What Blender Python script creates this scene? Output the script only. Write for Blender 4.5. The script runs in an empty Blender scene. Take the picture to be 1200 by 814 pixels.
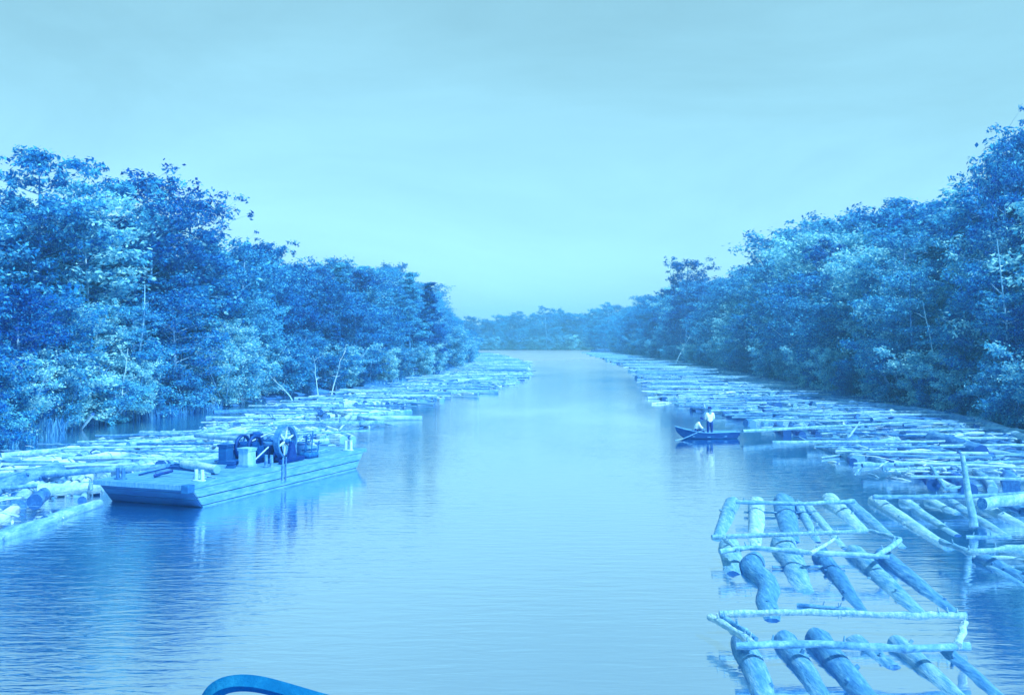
import bpy, math, random
import numpy as np
from mathutils import Vector, Matrix, noise

R = math.radians
F, H, YH = 1152.0, 5.85, 398.0          # focal length in photo pixels, eye height, horizon row
scene = bpy.context.scene
col = scene.collection
rnd = random.Random(11)

def G(px, py, z=0.0):
    Y = F * (H - z) / (py - YH)
    return Vector(((px - 600.0) / F * Y, Y, z))

def lerp_tab(tab, t):
    if t <= tab[0][0]: return tab[0][1]
    for (a, b), (c, d) in zip(tab, tab[1:]):
        if t <= c: return b + (d - b) * (t - a) / (c - a)
    return tab[-1][1]

# ------------------------------------------------------------------ materials
def new_mat(name):
    m = bpy.data.materials.new(name); m.use_nodes = True
    nt = m.node_tree; nt.nodes.clear()
    out = nt.nodes.new('ShaderNodeOutputMaterial')
    return m, nt, out

def ramp(nt, fac, stops):
    r = nt.nodes.new('ShaderNodeValToRGB')
    while len(r.color_ramp.elements) < len(stops): r.color_ramp.elements.new(0.5)
    for e, (p, c) in zip(r.color_ramp.elements, stops):
        e.position = p; e.color = (*c, 1)
    nt.links.new(fac, r.inputs[0]); return r.outputs[0]

def noise_tex(nt, scale, detail=4, rough=.6, vec=None, sc=None, dist=0):
    n = nt.nodes.new('ShaderNodeTexNoise'); n.inputs['Scale'].default_value = scale
    n.inputs['Detail'].default_value = detail; n.inputs['Roughness'].default_value = rough
    n.inputs['Distortion'].default_value = dist
    if vec is not None:
        if sc:
            mp = nt.nodes.new('ShaderNodeMapping'); mp.inputs['Scale'].default_value = sc
            nt.links.new(vec, mp.inputs[0]); vec = mp.outputs[0]
        nt.links.new(vec, n.inputs['Vector'])
    return n.outputs[0]

def math_n(nt, op, a, b=None, clamp=False):
    n = nt.nodes.new('ShaderNodeMath'); n.operation = op; n.use_clamp = clamp
    for i, v in enumerate((a, b)):
        if v is None: continue
        if isinstance(v, (int, float)): n.inputs[i].default_value = v
        else: nt.links.new(v, n.inputs[i])
    return n.outputs[0]

def surf_mat(name, dark, mid, light, scale=3.0, stretch=(1, 1, 1), rough=.8, bump=.3, bscale=12, objrand=0.25, spec=.3):
    """weathered surface: noise-driven tone between three blues, bump, a little per-object variation"""
    m, nt, out = new_mat(name)
    tc = nt.nodes.new('ShaderNodeTexCoord')
    b = nt.nodes.new('ShaderNodeBsdfPrincipled')
    n1 = noise_tex(nt, scale, 8, .78, tc.outputs['Object'], stretch)
    oi = nt.nodes.new('ShaderNodeObjectInfo')
    k = math_n(nt, 'MULTIPLY', math_n(nt, 'SUBTRACT', oi.outputs['Random'], .5), objrand)
    f = math_n(nt, 'ADD', n1, k, True)
    c = ramp(nt, f, [(.3, dark), (.5, mid), (.68, light)])
    nt.links.new(c, b.inputs['Base Color'])
    b.inputs['Roughness'].default_value = rough
    b.inputs['Specular IOR Level'].default_value = spec
    if bump:
        n2 = noise_tex(nt, bscale, 5, .7, tc.outputs['Object'], stretch)
        bp = nt.nodes.new('ShaderNodeBump'); bp.inputs['Strength'].default_value = bump
        bp.inputs['Distance'].default_value = .05
        nt.links.new(n2, bp.inputs['Height']); nt.links.new(bp.outputs[0], b.inputs['Normal'])
    nt.links.new(b.outputs[0], out.inputs[0])
    return m

def leaf_mat(name, dark, mid, light, trans=.35):
    m, nt, out = new_mat(name)
    tc = nt.nodes.new('ShaderNodeTexCoord')
    oi = nt.nodes.new('ShaderNodeObjectInfo')
    n1 = noise_tex(nt, .55, 3, .6, tc.outputs['Object'])
    n2 = noise_tex(nt, 9.0, 2, .5, tc.outputs['Object'])
    geo = nt.nodes.new('ShaderNodeNewGeometry')
    f = math_n(nt, 'ADD', math_n(nt, 'MULTIPLY', n1, .5), math_n(nt, 'MULTIPLY', n2, .2))
    f = math_n(nt, 'ADD', f, math_n(nt, 'MULTIPLY', geo.outputs['Random Per Island'], .32))
    k = math_n(nt, 'MULTIPLY', math_n(nt, 'SUBTRACT', oi.outputs['Random'], .5), .34)
    f = math_n(nt, 'ADD', f, k, True)
    c = ramp(nt, f, [(.30, dark), (.50, mid), (.72, light)])
    d = nt.nodes.new('ShaderNodeBsdfPrincipled'); nt.links.new(c, d.inputs['Base Color'])
    d.inputs['Roughness'].default_value = .55; d.inputs['Specular IOR Level'].default_value = .08
    t = nt.nodes.new('ShaderNodeBsdfTranslucent'); nt.links.new(c, t.inputs[0])
    mx = nt.nodes.new('ShaderNodeMixShader'); mx.inputs[0].default_value = trans
    nt.links.new(d.outputs[0], mx.inputs[1]); nt.links.new(t.outputs[0], mx.inputs[2])
    nt.links.new(mx.outputs[0], out.inputs[0])
    return m

M = {}
M['leaf'] = leaf_mat('leaf_blue', (.0, .08, .46), (.005, .24, .66), (.11, .60, .84))
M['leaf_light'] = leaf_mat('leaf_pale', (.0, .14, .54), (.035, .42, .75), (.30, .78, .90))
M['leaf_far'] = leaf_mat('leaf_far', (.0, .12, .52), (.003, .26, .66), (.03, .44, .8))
M['bark'] = surf_mat('tree_bark', (.01, .14, .5), (.06, .34, .75), (.26, .62, .92), 2.0, (1, 1, .3), .85, .5, 8)
M['bark_pale'] = surf_mat('pale_bark', (.1, .42, .8), (.24, .62, .9), (.42, .78, .95), 2.0, (1, 1, .3), .85, .4, 8)
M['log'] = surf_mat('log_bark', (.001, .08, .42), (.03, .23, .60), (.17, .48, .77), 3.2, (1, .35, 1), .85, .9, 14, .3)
M['log_sun'] = surf_mat('log_sunlit', (.006, .14, .5), (.10, .37, .70), (.28, .62, .84), 3.2, (1, .3, 1), .8, .8, 14, .3)  # lighter copy of the log bark, sunlit tone put into the colour
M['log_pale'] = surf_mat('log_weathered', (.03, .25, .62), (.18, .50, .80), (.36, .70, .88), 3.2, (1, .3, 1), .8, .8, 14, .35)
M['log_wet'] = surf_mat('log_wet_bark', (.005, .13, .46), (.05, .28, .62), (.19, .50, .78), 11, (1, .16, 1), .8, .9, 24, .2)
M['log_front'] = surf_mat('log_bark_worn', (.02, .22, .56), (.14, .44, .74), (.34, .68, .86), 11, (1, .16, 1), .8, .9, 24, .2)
M['log_end'] = surf_mat('log_cut_end', (.003, .09, .38), (.02, .18, .54), (.1, .38, .74), 9, (1, 1, 1), .8, .4, 20, .7)
M['pole'] = surf_mat('pole_wood', (.005, .14, .48), (.09, .36, .70), (.24, .58, .82), 4, (1, 1, 1), .75, .5, 20, .3)
M['hull'] = surf_mat('barge_plank', (.01, .18, .50), (.05, .29, .62), (.13, .42, .74), 2.6, (2, .5, 4), .75, .35, 16, .1)
M['bow'] = surf_mat('dark_shaded_plank', (.0, .07, .34), (.001, .11, .42), (.004, .17, .52), 2.0, (.6, 2, 3), .8, .3, 16, .1)  # dark plank; on the barge bow its shade is put into the colour
M['deck'] = surf_mat('deck_board', (.01, .18, .54), (.05, .28, .64), (.14, .44, .76), 2.2, (4, .5, 1), .85, .35, 14, .1)
M['iron'] = surf_mat('dark_iron', (.0, .035, .26), (.001, .07, .36), (.008, .16, .5), 5, (1, 1, 1), .5, .2, 20, .3, .15)
M['iron_pale'] = surf_mat('painted_iron', (.16, .5, .85), (.3, .68, .93), (.42, .8, .96), 5, (1, 1, 1), .5, .1, 20, .1, .5)
M['iron_mid'] = surf_mat('worn_iron', (.0, .08, .38), (.01, .15, .50), (.05, .28, .65), 4, (1, 1, 1), .5, .2, 20, .1, .5)
M['crate'] = surf_mat('crate_wood', (.04, .28, .7), (.12, .46, .85), (.26, .66, .94), 3, (1, 1, .4), .8, .3, 14, .2)
M['boat'] = surf_mat('boat_paint', (.0, .035, .25), (.001, .06, .32), (.006, .12, .42), 3, (.6, 1, 3), .7, .2, 20, .1, .1)
M['boat_in'] = surf_mat('boat_inside', (.02, .2, .6), (.06, .33, .74), (.14, .5, .87), 3, (.6, 1, 3), .8, .2, 20, .1)
M['skin'] = surf_mat('skin', (.04, .24, .62), (.06, .3, .7), (.09, .36, .76), 8, (1, 1, 1), .6, 0, 8, 0)
M['shirt'] = surf_mat('white_cloth', (.42, .78, .95), (.5, .85, .97), (.58, .88, .98), 6, (1, 1, 1), .9, .5, 9, 0)
M['trouser'] = surf_mat('dark_cloth', (.0, .04, .30), (.001, .06, .36), (.004, .10, .44), 6, (1, 1, 1), .9, .5, 9, 0)
M['hair'] = surf_mat('dark_felt', (.0, .03, .26), (.0, .04, .3), (.002, .07, .36), 6, (1, 1, 1), .9, .2, 9, 0)
M['ground'] = surf_mat('bank_soil', (.002, .07, .36), (.01, .14, .5), (.05, .28, .68), .6, (1, 1, 1), .95, .8, 2, 0)
M['grass'] = leaf_mat('grass_blade', (.0, .08, .44), (.01, .20, .62), (.10, .46, .82), .4)
M['rail'] = surf_mat('painted_rail', (.0, .08, .26), (.002, .12, .34), (.01, .20, .44), 6, (1, 1, 1), .8, .3, 40, 0, .05)

def water_mat():
    m, nt, out = new_mat('river_water')
    tc = nt.nodes.new('ShaderNodeTexCoord')
    b = nt.nodes.new('ShaderNodeBsdfPrincipled')
    b.inputs['Base Color'].default_value = (.003, .14, .5, 1)
    b.inputs['Roughness'].default_value = .06
    b.inputs['IOR'].default_value = 1.33
    g = nt.nodes.new('ShaderNodeBsdfGlossy'); g.inputs['Roughness'].default_value = .05
    g.inputs['Color'].default_value = (.93, .97, 1, 1)
    mx = nt.nodes.new('ShaderNodeMixShader'); mx.inputs[0].default_value = .84
    v = tc.outputs['Object']
    big = noise_tex(nt, .045, 3, .55, v, (1, .6, 1))           # patches of calmer and livelier water
    mask = nt.nodes.new('ShaderNodeMapRange'); nt.links.new(big, mask.inputs[0])
    mask.inputs[1].default_value = .40; mask.inputs[2].default_value = .62
    mask.inputs[3].default_value = .25; mask.inputs[4].default_value = 1.0
    sx = nt.nodes.new('ShaderNodeSeparateXYZ'); nt.links.new(v, sx.inputs[0])
    wl = nt.nodes.new('ShaderNodeMapRange'); nt.links.new(sx.outputs[0], wl.inputs[0])   # breeze ruffles the left half
    wl.inputs[1].default_value = 1.0; wl.inputs[2].default_value = -9.0
    wl.inputs[3].default_value = .5; wl.inputs[4].default_value = 1.6
    n1 = noise_tex(nt, 1.9, 3, .55, v, (.4, 1.7, 1), .5)
    n2 = noise_tex(nt, 5.0, 3, .6, v, (.4, 1.2, 1), .3)
    h = math_n(nt, 'ADD', math_n(nt, 'MULTIPLY', n1, .72), math_n(nt, 'MULTIPLY', n2, .28))
    h = math_n(nt, 'MULTIPLY', h, math_n(nt, 'MULTIPLY', mask.outputs[0], wl.outputs[0]))
    far = nt.nodes.new('ShaderNodeMapRange'); nt.links.new(math_n(nt, 'ADD', sx.outputs[1], math_n(nt, 'MULTIPLY', big, 120)), far.inputs[0])      # breeze on the far reach
    far.inputs[1].default_value = 130; far.inputs[2].default_value = 380; far.inputs[3].default_value = .05; far.inputs[4].default_value = .30
    nt.links.new(far.outputs[0], g.inputs['Roughness'])
    bp = nt.nodes.new('ShaderNodeBump'); bp.inputs['Strength'].default_value = .8
    bp.inputs['Distance'].default_value = .055
    nt.links.new(h, bp.inputs['Height'])
    for s in (b, g): nt.links.new(bp.outputs[0], s.inputs['Normal'])
    nt.links.new(b.outputs[0], mx.inputs[1]); nt.links.new(g.outputs[0], mx.inputs[2])
    nt.links.new(mx.outputs[0], out.inputs[0])
    return m
M['water'] = water_mat()

# ------------------------------------------------------------------ mesh builder
class MB:
    def __init__(s): s.v = []; s.f = []; s.m = []; s.n = 0
    def add(s, vs, fs, mi=0):
        b = len(s.v); s.v += [tuple(v) for v in vs]
        for f in fs: s.f.append([b + i for i in f]); s.m.append(mi)
    def box(s, c, size, rot=None, mi=0, taper=1.0):
        x, y, z = size[0] / 2, size[1] / 2, size[2] / 2; c = Vector(c)
        bv = min(x, y, z) * .12
        vs = []
        for (sz, k) in ((-z, 1), (z, taper)):
            for (a, b2) in ((-x + bv, -y), (x - bv, -y), (x, -y + bv), (x, y - bv), (x - bv, y), (-x + bv, y), (-x, y - bv), (-x, -y + bv)):
                vs.append(Vector((a * k, b2 * k, sz)))
        if rot is not None: vs = [rot @ v for v in vs]
        vs = [v + c for v in vs]
        fs = [tuple(range(7, -1, -1)), tuple(range(8, 16))] + [(i, (i + 1) % 8, 8 + (i + 1) % 8, 8 + i) for i in range(8)]
        s.add(vs, fs, mi)
    def tube(s, pts, rad, seg=8, mi=0, cap=1, capmi=None, wob=0.0, ell=1.0, ph=0.0):
        pts = [Vector(p) for p in pts]; n = len(pts)
        if not isinstance(rad, (list, tuple)): rad = [rad] * n
        up = None; rings = []
        for i, p in enumerate(pts):
            t = (pts[min(i + 1, n - 1)] - pts[max(i - 1, 0)]).normalized()
            if up is None:
                up = t.orthogonal().normalized() if abs(t.z) > .8 else Vector((0, 0, 1))
            a = t.cross(up)
            if a.length < 1e-4: a = t.orthogonal()
            a.normalize(); b = a.cross(t).normalized(); up = b
            ring = []
            for k in range(seg):
                th = 2 * math.pi * k / seg + ph
                r = rad[i] * (1 + wob * noise.noise(Vector((math.cos(th) * 1.3, math.sin(th) * 1.3, i * .7 + pts[0].x * 3.1 + pts[0].y))))
                ring.append(p + a * math.cos(th) * r + b * math.sin(th) * r * ell)
            rings.append(ring)
        vs = [v for r in rings for v in r]; fs = []
        for i in range(n - 1):
            for k in range(seg):
                k2 = (k + 1) % seg
                fs.append((i * seg + k, i * seg + k2, (i + 1) * seg + k2, (i + 1) * seg + k))
        s.add(vs, fs, mi)
        if cap:
            cm = mi if capmi is None else capmi
            s.add(rings[0], [tuple(range(seg - 1, -1, -1))], cm)
            s.add(rings[-1], [tuple(range(seg))], cm)
    def build(s, name, mats, parent=None, smooth=True, loc=None):
        me = bpy.data.meshes.new(name); me.from_pydata(s.v, [], s.f)
        if not isinstance(mats, (list, tuple)): mats = [mats]
        for m in mats: me.materials.append(m)
        me.polygons.foreach_set('material_index', s.m)
        if smooth: me.polygons.foreach_set('use_smooth', [len(f) <= 4 for f in s.f])
        me.update()
        o = bpy.data.objects.new(name, me); col.objects.link(o)
        if parent: o.parent = parent
        if loc is not None: o.location = loc
        return o

def empty(name, loc, rz=0.0, scale=None):
    o = bpy.data.objects.new(name, None); o.empty_display_size = .3
    o.location = loc; o.rotation_euler = (0, 0, rz)
    if scale: o.scale = scale
    col.objects.link(o); return o

THINGS = []
def tag(o, label, cat, group=None):
    o['label'] = label; o['category'] = cat
    if group: o['group'] = group
    THINGS.append(o); return o
def struct(o): o['kind'] = 'structure'; return o

def copy_tree(root, loc, rz, scale=1.0):
    r = root.copy(); col.objects.link(r)
    for k in ('label', 'category', 'group'):
        if k in r: del r[k]
    r.location = loc; r.rotation_euler = (0, 0, rz)
    r.scale = scale if isinstance(scale, (tuple, list)) else (scale,) * 3
    for ch in root.children:
        c = ch.copy(); col.objects.link(c); c.parent = r
    return r

ORD = 'first second third fourth fifth sixth seventh eighth ninth tenth eleventh twelfth'.split()
def dedupe(extra='nearest the camera'):
    by = {}
    for o in THINGS: by.setdefault(o['label'], []).append(o)
    for lab, os_ in by.items():
        if len(os_) < 2: continue
        if len(os_) <= 12:
            os_.sort(key=lambda o: (o.matrix_basis.translation.x ** 2 + o.matrix_basis.translation.y ** 2))
            for i, o in enumerate(os_):
                o['label'] = lab + (', nearest one' if i == 0 else ', ' + ORD[i] + ' nearest')
        else:
            for o in os_:
                if 'group' not in o: o['group'] = 'look-alikes: ' + lab

# ------------------------------------------------------------------ world, sun, camera
SUN_EL, SUN_AZ = 57.0, 132.0      # azimuth clockwise from +Y (the view direction)
w = bpy.data.worlds.new('World'); scene.world = w; w.use_nodes = True
nt = w.node_tree; bg = nt.nodes['Background']
sky = nt.nodes.new('ShaderNodeTexSky'); sky.sky_type = 'NISHITA'; sky.sun_disc = False
sky.sun_elevation = R(SUN_EL); sky.sun_rotation = R(SUN_AZ)
sky.air_density = 1.0; sky.dust_density = 1.0; sky.ozone_density = 1.0
bw = nt.nodes.new('ShaderNodeRGBToBW'); nt.links.new(sky.outputs[0], bw.inputs[0])
bwp = nt.nodes.new('ShaderNodeMath'); bwp.operation = 'POWER'; bwp.inputs[1].default_value = .48      # hazy, evenly bright air
nt.links.new(bw.outputs[0], bwp.inputs[0])
bws = nt.nodes.new('ShaderNodeMath'); bws.operation = 'MULTIPLY'; bws.inputs[1].default_value = 2.12
nt.links.new(bwp.outputs[0], bws.inputs[0])
mixc = nt.nodes.new('ShaderNodeMix'); mixc.data_type = 'RGBA'; mixc.inputs[0].default_value = .2
nt.links.new(bws.outputs[0], mixc.inputs[6]); nt.links.new(sky.outputs[0], mixc.inputs[7])
# thin high cloud: the sky's own uneven veil
tcw = nt.nodes.new('ShaderNodeTexCoord')
cl = noise_tex(nt, 2.0, 9, .62, tcw.outputs['Generated'], (1, 1, 3.6), .5)
clr = nt.nodes.new('ShaderNodeMapRange'); nt.links.new(cl, clr.inputs[0])
clr.inputs[1].default_value = .35; clr.inputs[2].default_value = .65
clr.inputs[3].default_value = .89; clr.inputs[4].default_value = 1.05
tint = nt.nodes.new('ShaderNodeMix'); tint.data_type = 'RGBA'; tint.blend_type = 'MULTIPLY'
tint.inputs[0].default_value = 1.0; tint.inputs[7].default_value = (.41, .785, .90, 1)
nt.links.new(mixc.outputs[2], tint.inputs[6])
sc = nt.nodes.new('ShaderNodeVectorMath'); sc.operation = 'SCALE'
nt.links.new(tint.outputs[2], sc.inputs[0]); nt.links.new(clr.outputs[0], sc.inputs['Scale'])
nt.links.new(sc.outputs[0], bg.inputs[0]); bg.inputs[1].default_value = .15

ld = bpy.data.lights.new('sun', 'SUN'); ld.energy = 3.3; ld.angle = R(.53); ld.color = (1, .97, .92)
sun = bpy.data.objects.new('sun', ld); col.objects.link(sun)
sd = Vector((math.sin(R(SUN_AZ)) * math.cos(R(SUN_EL)), math.cos(R(SUN_AZ)) * math.cos(R(SUN_EL)), math.sin(R(SUN_EL))))
sun.rotation_euler = (-sd).to_track_quat('-Z', 'Y').to_euler(); sun.location = sd * 60

cd = bpy.data.cameras.new('camera'); cam = bpy.data.objects.new('camera', cd); col.objects.link(cam)
cam.location = (0, 0, H); cam.rotation_euler = (R(90), 0, 0)
cd.sensor_width = 36; cd.lens = 36 * F / 1200; cd.shift_y = -9 / 1200
cd.clip_start = .1; cd.clip_end = 6000; scene.camera = cam
vs = scene.view_settings; vs.view_transform = 'Standard'; vs.look = 'None'; vs.gamma = 1; vs.exposure = .85
try: vs.use_curve_mapping = False
except Exception: pass
scene.render.engine = 'CYCLES'
scene.cycles.max_bounces = 8; scene.cycles.diffuse_bounces = 4; scene.cycles.volume_bounces = 1

# ------------------------------------------------------------------ banks, ground, water
LB = [(-60, -30), (30, -29), (53, -27.6), (66, -29.2), (79, -25.5), (94, -24.5), (114, -19.5), (130, -17), (160, -12.5), (250, -10.5), (400, -16), (520, -20), (560, -22)]
RB = [(-60, 33), (63, 32.8), (94, 33), (143, 37), (250, 43), (396, 44), (480, 38), (560, 45)]
def lb(Y): return lerp_tab(LB, Y)
def rb(Y): return lerp_tab(RB, Y)
END = 565.0
def build_ground():
    rows = [-120, -60, -20, 0] + list(range(10, 200, 6)) + list(range(200, 560, 20)) + [556, 562, 566, 575, 600, 700, 900, 980]
    offs = [640, 320, 150, 50, 20, 8, 3, 1, 0, -1.2, -4]
    vs_, fs_ = [], []
    for Y in rows:
        row = []
        for sgn, b in ((-1, lb(Y)), (1, rb(Y))):
            side = []
            for d in offs:
                jit = noise.noise(Vector((Y * .13, sgn * 5, 0))) * 1.2
                z = min(1.0 + .004 * max(d, 0), .34 * max(d, 0) ** .6) if d >= 0 else max(-1.5, -.6 * -d)
                if Y > 562: z = max(z, min(1.0, .12 * (Y - 562)))
                if d > 2: z += noise.noise(Vector((d * .2, Y * .11, sgn))) * .25
                side.append((b + sgn * d + jit * (1 if abs(d) < 60 else 0), Y, z))
            row.append(side)
        vs_ += row[0] + row[1][::-1]
    n = len(offs) * 2
    for i in range(len(rows) - 1):
        for k in range(n - 1):
            a = i * n + k; fs_.append((a, a + 1, a + n + 1, a + n))
    mb = MB(); mb.add(vs_, fs_); o = mb.build('ground', M['ground']); struct(o)
build_ground()
mb = MB(); mb.add([(-690, -140, 0), (690, -140, 0), (690, 985, 0), (-690, 985, 0)], [(0, 1, 2, 3)])
struct(mb.build('river_water', M['water']))

# ------------------------------------------------------------------ trees
def leaf_mesh(name, clumps, per, size, mat, seed, flat=.55, upbias=.6):
    rg = np.random.default_rng(seed)
    C = np.array([c[:3] for c in clumps]); RR = np.array([c[3] for c in clumps])
    cnt = np.maximum(6, (per * (RR / RR.mean()) ** 1.6)).astype(int)
    idx = np.repeat(np.arange(len(C)), cnt); N = len(idx)
    d = rg.normal(size=(N, 3)); d /= np.linalg.norm(d, axis=1)[:, None]
    r = rg.random(N) ** .6 * rg.choice([1, 1, 1, 1.5], N)
    ax = rg.uniform(.6, 1.4, (len(C), 3)) * np.array([1, 1, flat])      # every clump has its own shape
    P = C[idx] + d * (r * RR[idx])[:, None] * ax[idx]
    nrm = rg.normal(size=(N, 3)); nrm[:, 2] = np.abs(nrm[:, 2]) + upbias; nrm += d * .5
    nrm /= np.linalg.norm(nrm, axis=1)[:, None]
    t = rg.normal(size=(N, 3)); u = np.cross(nrm, t); u /= np.linalg.norm(u, axis=1)[:, None]
    v = np.cross(nrm, u)
    s = size * rg.uniform(.6, 1.5, N)
    a = u * s[:, None]; b = v * (s * rg.uniform(.35, .6, N))[:, None]
    V = np.stack([P - a, P - b, P + a, P + b], 1).reshape(-1, 3).astype(np.float32)
    me = bpy.data.meshes.new(name)
    me.vertices.add(4 * N); me.vertices.foreach_set('co', V.ravel())
    me.loops.add(4 * N); me.loops.foreach_set('vertex_index', np.arange(4 * N, dtype=np.int32))
    me.polygons.add(N); me.polygons.foreach_set('loop_start', np.arange(0, 4 * N, 4, dtype=np.int32))
    me.polygons.foreach_set('loop_total', np.full(N, 4, dtype=np.int32))
    me.materials.append(mat); me.update(calc_edges=True)
    return me

def make_tree(name, kind, seed, leafm, barkm):
    rg = random.Random(seed); mb = MB(); clumps = []
    spec = {  # height, crown base, spread, branches, clump r, per clump, leaf, flat, trunk r
        'open':  (16, .30, 4.6, 34, .62, 34, .155, .6, .20),
        'round': (13, .12, 4.4, 42, .72, 36, .15, .75, .2),
        'slim':  (14, .26, 2.9, 32, .58, 32, .135, .7, .11),
        'shrub': (5.0, .06, 2.9, 34, .42, 34, .095, .8, .05),
        'brush': (3.2, .05, 2.6, 26, .36, 34, .08, .8, .035),
        'pine':  (16, .18, 3.6, 46, .5, 36, .14, .4, .16),
        'crest': (19, .62, 4.0, 18, .7, 34, .17, .45, .22)}[kind]
    Ht, cb, spr, nb, cr, per, ls, flat, tr = spec
    stems = 1 if Ht > 8 else 6
    for s in range(stems):
        lean = Vector((rg.uniform(-1, 1), rg.uniform(-1, 1), 0)) * (.05 if stems == 1 else .42) * Ht
        pts = []; nseg = 9
        base = Vector((rg.uniform(-.3, .3), rg.uniform(-.3, .3), -.5)) * (1 if stems > 1 else .4); base.z = -.5
        top = Ht * (1 if stems == 1 else rg.uniform(.7, 1))
        for i in range(nseg + 1):
            t = i / nseg
            pts.append(base + lean * t ** 1.3 + Vector((math.sin(t * 5 + seed) * .02 * Ht * t, math.cos(t * 4 + seed * 2) * .02 * Ht * t, t * (top * .96 + .5))))
        mb.tube(pts, [tr * (1 - .86 * (i / nseg)) + .012 for i in range(nseg + 1)], 7, cap=0)
        def along(t):
            x = t * nseg; i = min(int(x), nseg - 1); return pts[i].lerp(pts[i + 1], x - i)
        n_here = nb if stems == 1 else max(4, nb // stems + 1)
        for b in range(n_here):
            t = cb + (1 - cb) * ((b + rg.random()) / n_here) ** .9
            t = min(t, .99)
            p0 = along(t); az = b * 2.4 + rg.uniform(-.5, .5) + s
            q = (t - cb) / (1 - cb)
            prof = {'open': (.55 + .6 * q) * (1 if q < .75 else (1.05 - q) / .3 + .1), 'round': math.sqrt(max(.05, 1 - (q * 1.02 - .38) ** 2 * 2.2)),
                    'slim': .75 + .4 * math.sin(q * 3), 'shrub': .8, 'brush': .85, 'pine': max(.16, 1.05 - q * .95), 'crest': .9 + .3 * math.sin(q * 5)}[kind]
            L = spr * prof * rg.uniform(.6, 1.12) * (1 if stems == 1 else .65)
            rise = {'open': .35, 'round': .35, 'slim': .6, 'shrub': .5, 'brush': .3, 'pine': .06, 'crest': .2}[kind] * rg.uniform(.4, 1.5)
            dirv = Vector((math.cos(az), math.sin(az), rise)).normalized()
            bp = [p0]; cur = dirv.copy()
            for k in range(4):
                cur = (cur + Vector((rg.uniform(-.25, .25), rg.uniform(-.25, .25), rg.uniform(-.18, .2)))).normalized()
                bp.append(bp[-1] + cur * L / 4)
            br = max(.015, tr * .36 * (1 - t * .6))
            mb.tube(bp, [br, br * .75, br * .55, br * .35, br * .15], 5, cap=0)
            for k in (2, 3, 4):
                if rg.random() < .1: continue
                c = bp[k] + Vector((rg.uniform(-.3, .3), rg.uniform(-.3, .3), rg.uniform(0, .3))) * (Ht / 14)
                clumps.append((c.x, c.y, c.z, cr * rg.uniform(.6, 1.3)))
                # side twig
                for sg in (-1, 1):
                    sd_ = cur.cross(Vector((0, 0, 1))) * sg + cur * rg.uniform(.2, 1) + Vector((0, 0, rg.uniform(-.4, .6)))
                    e = bp[k] + sd_.normalized() * L * .34 * rg.uniform(.5, 1.4)
                    mb.tube([bp[k], (bp[k] + e) / 2 + Vector((0, 0, .05)), e], [br * .4, br * .25, br * .1], 4, cap=0)
                    clumps.append((e.x, e.y, e.z, cr * rg.uniform(.45, 1.2)))
        tp = pts[-1]; clumps.append((tp.x, tp.y, tp.z, cr * .8))
    root = empty(name, (0, 0, 0))
    mb.build('trunk', barkm, root)
    me = leaf_mesh('crown', clumps, per, ls, leafm, seed, flat)
    c = bpy.data.objects.new('crown', me); col.objects.link(c); c.parent = root
    return root, Ht

PROTO = {}
def proto(kind, lm, n, nm, bark='bark'):
    PROTO[(kind, lm)] = [make_tree(nm, kind, hash((len(kind), ord(kind[0]), i, len(lm))) % 9973, M[lm], M[bark]) for i in range(n)]
proto('open', 'leaf', 3, 'open_crowned_tree'); proto('round', 'leaf', 3, 'bushy_tree'); proto('slim', 'leaf_light', 2, 'slender_tree', 'bark_pale')
proto('shrub', 'leaf_light', 3, 'shrub'); proto('brush', 'leaf', 2, 'low_bush'); proto('pine', 'leaf', 2, 'cypress_tree')
proto('round', 'leaf_far', 2, 'far_tree'); proto('crest', 'leaf', 2, 'tall_bare_trunk_tree', 'bark'); proto('round', 'leaf_light', 2, 'pale_bushy_tree')
USED = set()
def place_tree(key, loc, height, label, cat, group, wide=1.0):
    r, Ht = rnd.choice(PROTO[key]); s = height / Ht
    rz = rnd.uniform(0, 6.28); sc_ = (s * wide, s * wide, s)
    o = copy_tree(r, loc, rz, sc_); tag(o, label, cat, group); return o

SKYL = [(-400, 205), (0, 203), (40, 196), (80, 212), (130, 230), (190, 230), (230, 258), (260, 292), (310, 302), (340, 318), (365, 316), (400, 306), (440, 318), (470, 326), (500, 342), (520, 366), (545, 374), (600, 372), (640, 369), (700, 366), (730, 362), (760, 350), (800, 330), (850, 316), (900, 292), (950, 268), (1000, 248), (1050, 246), (1100, 254), (1135, 256), (1165, 235), (1200, 190), (1400, 170)]
def zone(side, Y):
    if side < 0:
        return ('beside the near log jam' if Y < 62 else 'behind the barge' if Y < 82 else 'at the dark inlet past the barge' if Y < 115 else
                'where the left bank juts out' if Y < 175 else 'towards the left of the bend')
    return ('at the right edge' if Y < 78 else 'behind the long boom logs' if Y < 108 else 'to the right above the rowboat' if Y < 160 else
            'on the right beyond the rowboat' if Y < 260 else 'towards the right of the bend')
names = {'open': 'tall open-crowned tree', 'round': 'dense bushy tree', 'slim': 'slender pale-trunked tree', 'pine': 'feathery cypress-like tree', 'crest': 'tall bare-trunked tree'}
rown = ['on the waterline', 'in second rank', 'deep in wood', 'at the back']
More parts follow.
